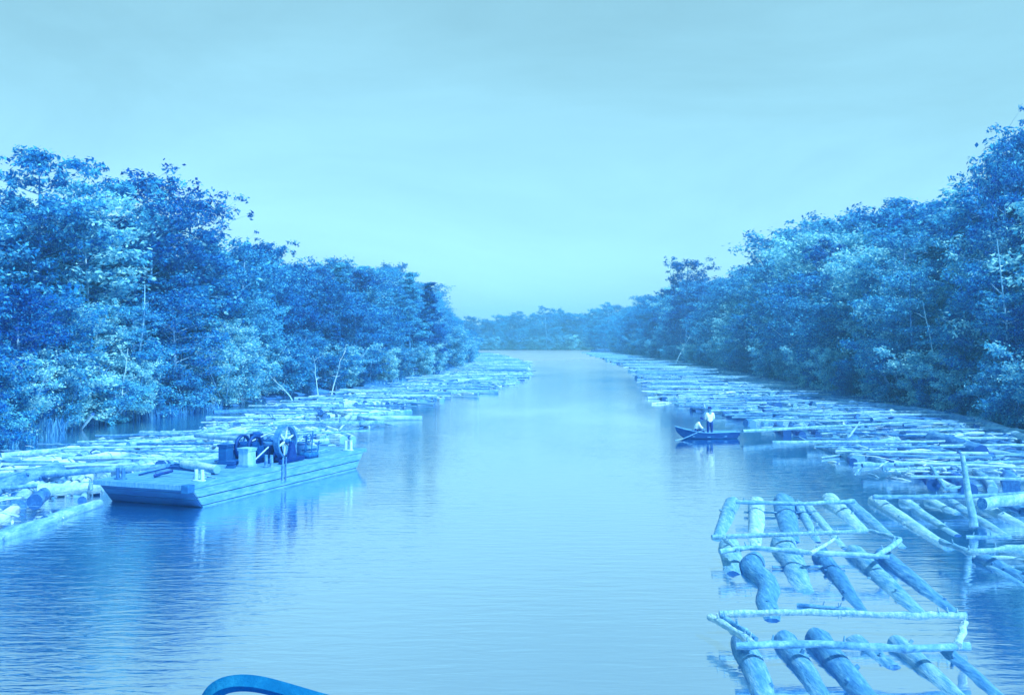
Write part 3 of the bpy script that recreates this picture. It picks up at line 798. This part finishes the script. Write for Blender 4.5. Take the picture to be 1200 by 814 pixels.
# machinery on its deck: a steam winch with a great flywheel
eng = empty('steam_winch', bl(-1.2, 5.4, .872), BR)
fw = MB()   # flywheel rim, axis along local X
cx, cy, cz, Rr = .62, .55, .84, .70
seg = 40
def ring(mb, cx, cy, cz, ro, ri, w, seg=40, mi=0):
    vs = []
    for k in range(seg):
        t = 2 * math.pi * k / seg; c, s = math.cos(t), math.sin(t)
        for (r, xx) in ((ro, -w / 2), (ro, w / 2), (ri, w / 2), (ri, -w / 2)): vs.append((cx + xx, cy + c * r, cz + s * r))
    fs = []
    for k in range(seg):
        a, b = 4 * k, 4 * ((k + 1) % seg)
        for j in range(4): fs.append((a + j, a + (j + 1) % 4, b + (j + 1) % 4, b + j))
    mb.add(vs, fs, mi)
ring(fw, cx, cy, cz, Rr, Rr - .10, .24); wheel = fw.build('flywheel', M['iron_mid'], eng, smooth=False)
for k in range(6):
    m = MB(); t = k * math.pi / 3 + .35
    m.tube([(cx, cy + math.cos(t) * .07, cz + math.sin(t) * .07), (cx, cy + math.cos(t) * (Rr - .09), cz + math.sin(t) * (Rr - .09))], [.05, .038], 8)
    m.build('spoke', M['iron_pale'], wheel)
m = MB(); m.tube([(cx - .17, cy, cz), (cx + .17, cy, cz)], .11, 14); m.build('hub', M['iron_mid'], wheel)
m = MB(); m.tube([(cx - 1.5, cy, cz), (cx + .35, cy, cz)], .04, 10); m.build('shaft', M['iron'], eng)
m = MB()
for x in (.28, .92):
    m.box((x, cy, .1), (.14, 1.7, .16))
    m.add([(x - .06, cy - .32, .18), (x + .06, cy - .32, .18), (x + .06, cy + .32, .18), (x - .06, cy + .32, .18), (x - .06, cy - .09, cz - .02), (x + .06, cy - .09, cz - .02), (x + .06, cy + .09, cz - .02), (x - .06, cy + .09, cz - .02)],
          [(0, 1, 5, 4), (1, 2, 6, 5), (2, 3, 7, 6), (3, 0, 4, 7), (4, 5, 6, 7)])
m.build('bearing_stand', M['iron'], eng, smooth=False)
m = MB(); ring(m, -.35, -.15, .62, .50, .42, .12, 32); ring(m, -.95, -.15, .62, .50, .42, .12, 32)
m.tube([(-1.02, -.15, .62), (-.28, -.15, .62)], .24, 18)
for k in range(5):
    t = k * 1.257
    for x in (-.35, -.95): m.tube([(x, -.15, .62), (x, -.15 + math.cos(t) * .44, .62 + math.sin(t) * .44)], .035, 6)
m.build('winding_drum', M['iron'], eng)
m = MB(); m.box((-.65, -.1, .08), (1.15, 1.7, .16)); m.box((-.08, -.15, .4), (.1, .5, .6), taper=.6); m.box((-1.25, -.15, .4), (.1, .5, .6), taper=.6)
m.box((-.2, .45, .38), (.5, .5, .55)); m.build('bed_frame', M['iron'], eng, smooth=False)
m = MB(); m.tube([(-.65, .55, .62), (-.65, 1.25, .62)], .2, 16); m.tube([(-.65, 1.22, .62), (-.65, 1.3, .62)], .24, 16); m.tube([(-.65, .1, .62), (-.65, .6, .62)], .04, 8)
m.build('steam_cylinder', M['iron_mid'], eng)
m = MB(); m.tube([(-.1, -.9, .0), (.25, -.1, .65)], .03, 6); m.tube([(-1.3, -.4, .5), (-.2, .6, 1.12), (.45, .55, 1.0)], .035, 6); m.build('link_rod', M['iron_pale'], eng)
m = MB()
for k, (x, y, h) in enumerate(((.75, 1.75, .95), (.95, 1.95, 1.15), (.55, 2.1, .8), (1.0, 2.35, .7))): m.tube([(x, y, 0), (x + .05, y + .08, h)], .028, 6); m.tube([(x - .12, y, h * .8), (x + .18, y + .1, h * .86)], .025, 6)
m.tube([(.5, 1.95, .32), (1.05, 2.25, .36)], .05, 8); m.box((.8, 2.05, .12), (.5, .7, .24)); ring(m, .85, 1.95, .85, .2, .165, .03, 18)
m.build('valve_gear', M['iron'], eng)
m = MB(); m.tube([(-1.05, .95, .05), (-1.05, .95, 1.05)], [.3, .28], 18); m.tube([(-1.05, .95, 1.03), (-1.05, .95, 1.12)], [.29, .12], 18); m.build('boiler', M['iron'], eng)
tag(eng, 'dark steam winch with great spoked flywheel amid the barge deck', 'winch')

def crate(loc, size, rz, label, mt='crate', name='crate'):
    o = empty(name, loc, rz); m = MB(); sx, sy, sz = size
    m.box((0, 0, sz / 2), (sx - .04, sy - .04, sz - .02)); m.build('box', M[mt], o, smooth=False)
    m = MB()
    for z in (.05, sz - .05):
        for s in (-1, 1): m.box((0, s * (sy / 2 - .01), z), (sx, .03, .09)); m.box((s * (sx / 2 - .01), 0, z), (.03, sy - .07, .09))
    m.box((0, 0, sz), (sx + .03, sy + .03, .03)); m.build('battens', M[mt], o, smooth=False)
    return tag(o, label, 'crate')
crate(bl(-2.45, 4.55, .872), (.45, .5, .78), BR, 'dark upright crate at the left end of the winch', 'bow')
crate(bl(-1.15, 4.15, .872), (.55, .5, .72), BR - .1, 'pale fronted crate standing between winch and flywheel')
crate(bl(-1.5, 3.6, .872), (.3, .3, .25), BR + .3, 'small low crate before the winch on the barge deck', 'bow')
def rope_coil(loc, rr, label):
    o = None; m = MB(); pts = []
    for i in range(70):
        t = i / 70 * 2 * math.pi * 4; q = rr * (1 - .08 * (i / 70) * 4); pts.append((math.cos(t) * q, math.sin(t) * q * .9, .02 + .035 * (i // 18) + .006 * math.sin(i)))
    pts.append((rr * 1.6, .2, .02)); pts.append((rr * 2.6, -.1, .02)); m.tube(pts, .022, 6)
    o = m.build('rope_coil', M['pole']); o.location = loc; tag(o, label, 'rope')
rope_coil(bl(-.75, .75, .87), .24, 'coiled rope lying by the bow bitts of the barge')
rope_coil(bl(-2.2, 7.2, .87), .3, 'coiled rope on the after deck behind the winch')
for k, (x, y, rz_, ln, lab) in enumerate(((-3.3, 1.4, .1, 1.9, 'thin iron bar lying along the port side of the fore deck'), (-2.9, 5.9, -.3, 2.2, 'thin iron bar leaning past the boiler on the barge'))):
    m = MB(); m.tube([(0, -ln / 2, 0), (0, ln / 2, .03)], .03, 8); m.tube([(0, ln / 2 - .02, .03), (.12, ln / 2 + .05, .05)], .028, 6)
    o = m.build('iron_bar', M['iron']); o.location = bl(x, y, .92); o.rotation_euler = (0, 0, BR + rz_); tag(o, lab, 'bar')
def barrel(loc, label):
    o = empty('barrel', loc); m = MB(); hh = .6
    m.tube([(0, 0, hh * t) for t in (0, .2, .5, .8, 1)], [.19, .22, .24, .22, .19], 16); m.build('staves', M['iron_mid'], o)
    m = MB()
    for t in (.16, .84): m.tube([(0, 0, hh * t - .02), (0, 0, hh * t + .02)], .228, 16, cap=0)
    m.build('hoops', M['iron'], o); tag(o, label, 'barrel')
barrel(bl(-1.1, 8.0, .872), 'small barrel behind the valve gear near the barge stern')
# log lying on the deck, short timbers and plank stack
def deck_log(a, b, r, label, mt='log_sun'):
    p0, p1 = bl(*a), bl(*b); c = (p0 + p1) / 2; rg = random.Random(int(r * 1000))
    o = log_mesh([q - c for q in between(p0, p1, 8, .03, rg)], r, r * .82, rg, 16, 1).build('timber_log', [M[mt], M['log_end']]); o.location = c
    return tag(o, label, 'log')
deck_log((-2.9, 2.6, 1.06), (-.75, 1.75, 1.06), .19, 'pale cut log lying across the barge deck before the winch')
deck_log((-1.3, 1.35, .96), (-.6, 1.1, .96), .10, 'short dark log by the bitts on the barge deck', 'log')
deck_log((-2.4, .3, .94), (-2.1, .95, 1.05), .06, 'small dark billet tilted on the barge fore deck', 'iron')
for k, (x, y, rz, lab) in enumerate(((-2.6, 2.4, 1.35, 'lowest dark plank on the barge fore deck'), (-3.0, 3.2, 1.42, 'dark plank nearer the winch on the port side'), (-1.6, 9.0, .2, 'plank lying lengthwise near the barge stern'), (-.9, 8.9, .1, 'narrow plank by the starboard rail near the stern'), (-2.6, 8.2, .5, 'plank lying askew on the after deck'))):
    m = MB(); m.box((0, 0, 0), (.22, 2.3, .05)); m.box((.02, .1, .055), (.16, 1.7, .045), rot=Matrix.Rotation(.05, 3, 'Z'))
    o = m.build('deck_plank', M['bow'] if k < 2 else M['crate'], smooth=False); o.location = bl(x, y, .90); o.rotation_euler = (0, 0, BR + rz)
    tag(o, lab, 'plank', 'planks on the barge deck')

# ------------------------------------------------------------------ rowboat and its two men
BC = Vector((11.62, 58.4, 0)); BZ = R(3)
boat = empty('rowboat', BC, BZ)
def hull_pts(t, inset=0):
    # t 0 = stern (right, +X) .. 1 = bow (left, -X)
    x = 1.70 - 3.5 * t
    hw = (.62 * math.sin(min(1, (t + .28) / .80) * math.pi / 2) if t < .52 else .62 * max(0.02, 1 - ((t - .52) / .48) ** 2.3)) - inset
    hw = max(hw, .012)
    zg = .36 + .05 * (1 - t) ** 2 + .36 * max(0, (t - .45) / .55) ** 2
    zk = -.12 + .10 * (1 - t) ** 3 + .5 * max(0, (t - .78) / .22) ** 2 + inset
    xr = x - .22 * max(0, (t - .8) / .2)
    out = []
    for k in range(9):
        s = k / 8 * 2 - 1; a = abs(s)
        y = hw * (a ** .62) * (1 if s > 0 else -1); z = zk + (zg - zk) * a ** 2.3
        out.append(Vector((x + (xr - x) * a ** 2 * .0 - .16 * max(0, (t - .75) / .25) * a + .16 * (1 - t) ** 6 * a, y, z)))
    return out
m = MB(); NT = 18; allp = []
for i in range(NT + 1):
    allp += hull_pts(i / NT)
fs = []
for i in range(NT):
    for k in range(8): fs.append((i * 9 + k, i * 9 + k + 1, (i + 1) * 9 + k + 1, (i + 1) * 9 + k))
m.add(allp, fs)
inn = []
for i in range(NT + 1): inn += hull_pts(min(.985, max(.01, i / NT)), .022)
b = len(m.v); m.add(inn, [tuple(reversed(f)) for f in fs], 1)
m.add([*allp[0:9]], [tuple(range(9))]); m.add([*inn[0:9]], [tuple(range(8, -1, -1))], 1)
m.build('hull', [M['boat'], M['boat_in']], boat)
for s in (0, 8):
    m = MB(); pp = [hull_pts(i / NT)[s] + Vector((0, 0, .01)) for i in range(NT + 1)]; m.tube(pp, .022, 6); m.build('gunwale', M['boat_in'], boat)
for t in (.22, .5, .74):
    a, c = hull_pts(t)[1], hull_pts(t)[7]; m = MB(); m.box(((a.x + c.x) / 2, 0, a.z - .02), (.2, abs(a.y - c.y), .03)); m.build('thwart', M['boat_in'], boat)
m = MB(); a = hull_pts(0)[8]; m.box((a.x - .02, 0, a.z - .12), (.035, abs(2 * a.y) - .05, .24)); m.build('transom', M['boat'], boat)
tag(boat, 'small dark rowboat carrying two men beside the right jam', 'rowboat')

def make_person(loc, rz, J, name_label, hat):
    """J: joint positions; one continuous skinned body, clothes lifted off it as children"""
    root = empty('person', loc, rz)
    chain = []  # (name, co, r, parent)
    def add(nm, co, r, par): chain.append((nm, Vector(co), r, par))
    add('pelvis', J['pelvis'], .15, None); add('waist', J['waist'], .125, 'pelvis'); add('chest', J['chest'], .155, 'waist')
    add('neck0', J['neck'], .06, 'chest')
    hd = Vector(J['head']); nk = Vector(J['neck']); up = (hd - nk).normalized()
    add('jaw', nk + up * .09, .07, 'neck0'); add('head', hd, .095, 'jaw'); add('crown', hd + up * .09, .07, 'head')
    for s in ('L', 'R'):
        sh = Vector(J['sh' + s]); el = Vector(J['el' + s]); wr = Vector(J['wr' + s])
        add('sh' + s, sh, .065, 'chest'); add('ua' + s, sh.lerp(el, .5), .05, 'sh' + s); add('el' + s, el, .042, 'ua' + s)
        add('fa' + s, el.lerp(wr, .4), .038, 'el' + s); add('wr' + s, wr, .026, 'fa' + s)
        d = (wr - el).normalized(); add('pa' + s, wr + d * .06, .034, 'wr' + s)
        hp = Vector(J['hp' + s]); kn = Vector(J['kn' + s]); an = Vector(J['an' + s])
        add('hp' + s, hp, .095, 'pelvis'); add('th' + s, hp.lerp(kn, .5), .078, 'hp' + s); add('kn' + s, kn, .056, 'th' + s)
        add('ca' + s, kn.lerp(an, .35), .056, 'kn' + s); add('an' + s, an, .038, 'ca' + s)
        fd = Vector(J.get('face', (0, 1, 0))).normalized(); add('ft' + s, an + fd * .13 + Vector((0, 0, -.04)), .036, 'an' + s)
    idx = {c[0]: i for i, c in enumerate(chain)}
    me = bpy.data.meshes.new('skel'); me.from_pydata([c[1] for c in chain], [(idx[c[3]], i) for i, c in enumerate(chain) if c[3]], [])
    ob = bpy.data.objects.new('skel', me); col.objects.link(ob)
    sk = ob.modifiers.new('s', 'SKIN'); ob.modifiers.new('d', 'SUBSURF').levels = 2
    for i, c in enumerate(chain):
        v = me.skin_vertices[0].data[i]; k = 1.25 if c[0] in ('chest', 'pelvis', 'waist') else 1
        v.radius = (c[2] * k, c[2]) if c[0] not in ('chest', 'pelvis', 'waist') else (c[2] * 1.1, c[2] * 1.0); v.use_root = (i == 0)
    dg = bpy.context.evaluated_depsgraph_get(); dg.update()
    ev = bpy.data.meshes.new_from_object(ob.evaluated_get(dg))
    bpy.data.objects.remove(ob)
    V = [v.co.copy() for v in ev.vertices]; N = [v.normal.copy() for v in ev.vertices]; Fc = [tuple(p.vertices) for p in ev.polygons]
    def near(p):
        best = None; bd = 9
        for c in chain:
            if not c[3]: continue
            a = chain[idx[c[3]]][1]; b = c[1]; ab = b - a; t = max(0, min(1, (p - a).dot(ab) / max(ab.length_squared, 1e-6)))
            d = (p - (a + ab * t)).length
            if d < bd: bd = d; best = c[0]
        return best
    cls = [near(sum((V[i] for i in f), Vector()) / len(f)) for f in Fc]
    body = MB(); body.add(V, Fc)
    # fingers: four and a thumb on each hand, curled
    for s in ('L', 'R'):
        wr = Vector(J['wr' + s]); d = (wr - Vector(J['el' + s])).normalized(); side = d.cross(Vector((0, 0, 1))).normalized(); cu = side.cross(d).normalized() * -1
        pb = wr + d * .085
        for k, ln in enumerate((.066, .076, .072, .056)):
            a = pb + side * (k - 1.5) * .018; body.tube([a, a + d * ln * .45 + cu * .005, a + d * ln * .75 + cu * .024, a + d * ln * .8 + cu * .045], [.0095, .0088, .008, .006], 6)
        a = wr + d * .035 + side * .026; body.tube([a, a + side * .028 + d * .022, a + side * .034 + d * .05 + cu * .014], [.011, .0095, .007], 6)
    # face: nose, ears, brow
    fc = Vector(J.get('look', J.get('face', (0, 1, 0)))).normalized(); fc = (fc - up * fc.dot(up)).normalized(); sd_ = fc.cross(up)
    body.tube([hd + fc * .085 + up * .03, hd + fc * .118 - up * .012, hd + fc * .09 - up * .022], [.008, .014, .008], 6)
    for s in (-1, 1):
        body.tube([hd + sd_ * s * .092 + up * .02, hd + sd_ * s * .108, hd + sd_ * s * .092 - up * .03], [.008, .014, .008], 6)
    bo = body.build('body', M['skin'], root)
    eyes = MB()
    for s in (-1, 1): eyes.tube([hd + fc * .086 + sd_ * s * .034 + up * .012, hd + fc * .096 + sd_ * s * .034 + up * .012], .011, 6)
    eyes.tube([hd + fc * .088 - sd_ * .026 - up * .05, hd + fc * .094 - up * .052, hd + fc * .088 + sd_ * .026 - up * .05], .005, 5)
    eyes.build('facial_features', M['hair'], root)
    def cloth(nm, keys, mt, off):
        ids = [f for f, c in zip(Fc, cls) if c in keys]; used = sorted({i for f in ids for i in f}); mp = {v: i for i, v in enumerate(used)}
        mb = MB(); mb.add([V[i] + N[i] * off + Vector((0, 0, 1)) * noise.noise(V[i] * 9) * .006 for i in used], [tuple(mp[i] for i in f) for f in ids])
        o = mb.build(nm, M[mt], root); return o
    cloth('shirt', {'waist', 'chest', 'shL', 'shR', 'uaL', 'uaR', 'elL', 'elR', 'faL', 'faR'}, 'shirt', .02)
    cloth('trousers', {'hpL', 'hpR', 'thL', 'thR', 'knL', 'knR', 'caL', 'caR', 'anL', 'anR'}, 'trouser', .022)
    cloth('shoes', {'ftL', 'ftR'}, 'hair', .012)
    m = MB(); tp = hd + up * .05
    if hat:
        m.tube([tp - up * .0, tp + up * .012], [.2, .19], 20); m.tube([tp, tp + up * .07, tp + up * .115], [.112, .108, .085], 18); m.build('hat', M['hair'], root)
    else:
        m.tube([hd - up * .02 - fc * .02, hd + up * .04 - fc * .014, hd + up * .095 - fc * .008, hd + up * .125], [.104, .112, .09, .03], 16); m.build('hair', M['hair'], root)
    return tag(root, name_label, 'person')
# boat floor is at about z = 0.02; the standing man, back to the camera
bs = Vector((11.76, 58.42, 0))
make_person(bs, 0, dict(pelvis=(0, 0, .98), waist=(0, 0, 1.12), chest=(0, .02, 1.36), neck=(0, .01, 1.55), head=(0, .03, 1.71),
    shL=(-.19, .01, 1.46), elL=(-.25, .04, 1.19), wrL=(-.17, .22, 1.05), shR=(.19, .01, 1.46), elR=(.25, .05, 1.19), wrR=(.17, .22, 1.07),
    hpL=(-.09, 0, .93), knL=(-.11, .03, .52), anL=(-.12, 0, .13), hpR=(.09, 0, .93), knR=(.11, .03, .52), anR=(.12, 0, .13), face=(0.1, 1, 0)),
    'man standing in the rowboat in white shirt and dark trousers', True)
bs = Vector((10.93, 58.42, 0))
make_person(bs, 0, dict(pelvis=(-.04, 0, .46), waist=(.0, 0, .6), chest=(.10, 0, .80), neck=(.2, 0, .97), head=(.29, -.01, 1.10),
    shL=(.12, .2, .90), elL=(.28, .24, .66), wrL=(.48, .2, .58), shR=(.12, -.2, .90), elR=(.28, -.24, .66), wrR=(.48, -.2, .56),
    hpL=(0, .1, .44), knL=(.40, .14, .46), anL=(.46, .12, .14), hpR=(0, -.1, .44), knR=(.40, -.14, .46), anR=(.46, -.12, .14), face=(1, 0, 0), look=(1, 0, -.3)),
    'seated man in white shirt bending forward at the oars', True)
def oar(a, b, blade, label):
    a, b, blade = Vector(a), Vector(b), Vector(blade); c = b
    o = empty('oar', c); m = MB(); m.tube([a - c, b - c], [.02, .024], 8); m.build('shaft', M['pole'], o)
    m = MB(); m.tube([b - c, (b + blade) / 2 - c, blade - c], [.03, .075, .06], 10, ell=.22); m.build('blade', M['pole'], o)
    return tag(o, label, 'oar', None)
oar((11.52, 58.2, .60), (10.0, 57.3, .10), (9.45, 57.0, .02), 'oar in the hand nearest the camera, its blade touching the water left of the rowboat')
oar((11.50, 58.66, .62), (10.9, 59.9, .3), (10.6, 60.4, .1), 'oar on the far side of the rowboat, mostly hidden')

# ------------------------------------------------------------------ the rail of the launch the picture was taken from
D0 = 2.6
def P3(px, py, Y=D0): return Vector(((px - 600) / F * Y, Y, H - (py - YH) / F * Y))
pl = [P3(238, 850), P3(241, 826), P3(250, 810), P3(263, 802), P3(282, 799), P3(306, 801), P3(345, 812), P3(388, 825), P3(450, 837), P3(540, 862)]
rail = empty('hand_rail', (pl[4].x, pl[4].y, H - 1.55))
m = MB(); base = Vector(rail.location); hw = .0185
vs_, fs_ = [], []
NP = []
for a, b in zip(pl, pl[1:]):
    for i in range(4): NP.append(a.lerp(b, i / 4))
NP.append(pl[-1])
for _ in range(3): NP = [NP[0]] + [(NP[i - 1] + NP[i] * 2 + NP[i + 1]) / 4 for i in range(1, len(NP) - 1)] + [NP[-1]]
m.tube([p - base for p in NP],   .023, 4, ph=math.pi / 4); m.build('top_rail', M['rail'], rail, smooth=False)
for p in (NP[0], NP[-1]):
    m = MB(); m.tube([p - base + Vector((0, 0, .0)), Vector((p.x, p.y, H - 1.55)) - base], .019, 12); m.build('post', M['rail'], rail)
tag(rail, 'dark curved hand rail cut by the bottom edge, left of centre', 'rail')
m = MB(); m.box((0, .9, H - 1.62), (5, 4.2, .12)); m.box((0, .8, 2.1), (4.6, 3.9, 4.1)); o = m.build('launch_deck', M['deck'], smooth=False); struct(o)

# ------------------------------------------------------------------ haze
mh, nth, outh = new_mat('river_haze')
pv = nth.nodes.new('ShaderNodeVolumePrincipled')
pv.inputs['Color'].default_value = (.25, .75, 1.0, 1); pv.inputs['Density'].default_value = .0008; pv.inputs['Anisotropy'].default_value = .2
nth.links.new(pv.outputs[0], outh.inputs['Volume'])
m = MB(); X0, X1, Y0, Y1, Z0, Z1 = -720, 720, -160, 1000, -4, 34
m.add([(X0, Y0, Z0), (X1, Y0, Z0), (X1, Y1, Z0), (X0, Y1, Z0), (X0, Y0, Z1), (X1, Y0, Z1), (X1, Y1, Z1), (X0, Y1, Z1)],
      [(3, 2, 1, 0), (4, 5, 6, 7), (0, 1, 5, 4), (1, 2, 6, 5), (2, 3, 7, 6), (3, 0, 4, 7)])
o = m.build('haze', mh, smooth=False); o['kind'] = 'stuff'
dedupe()
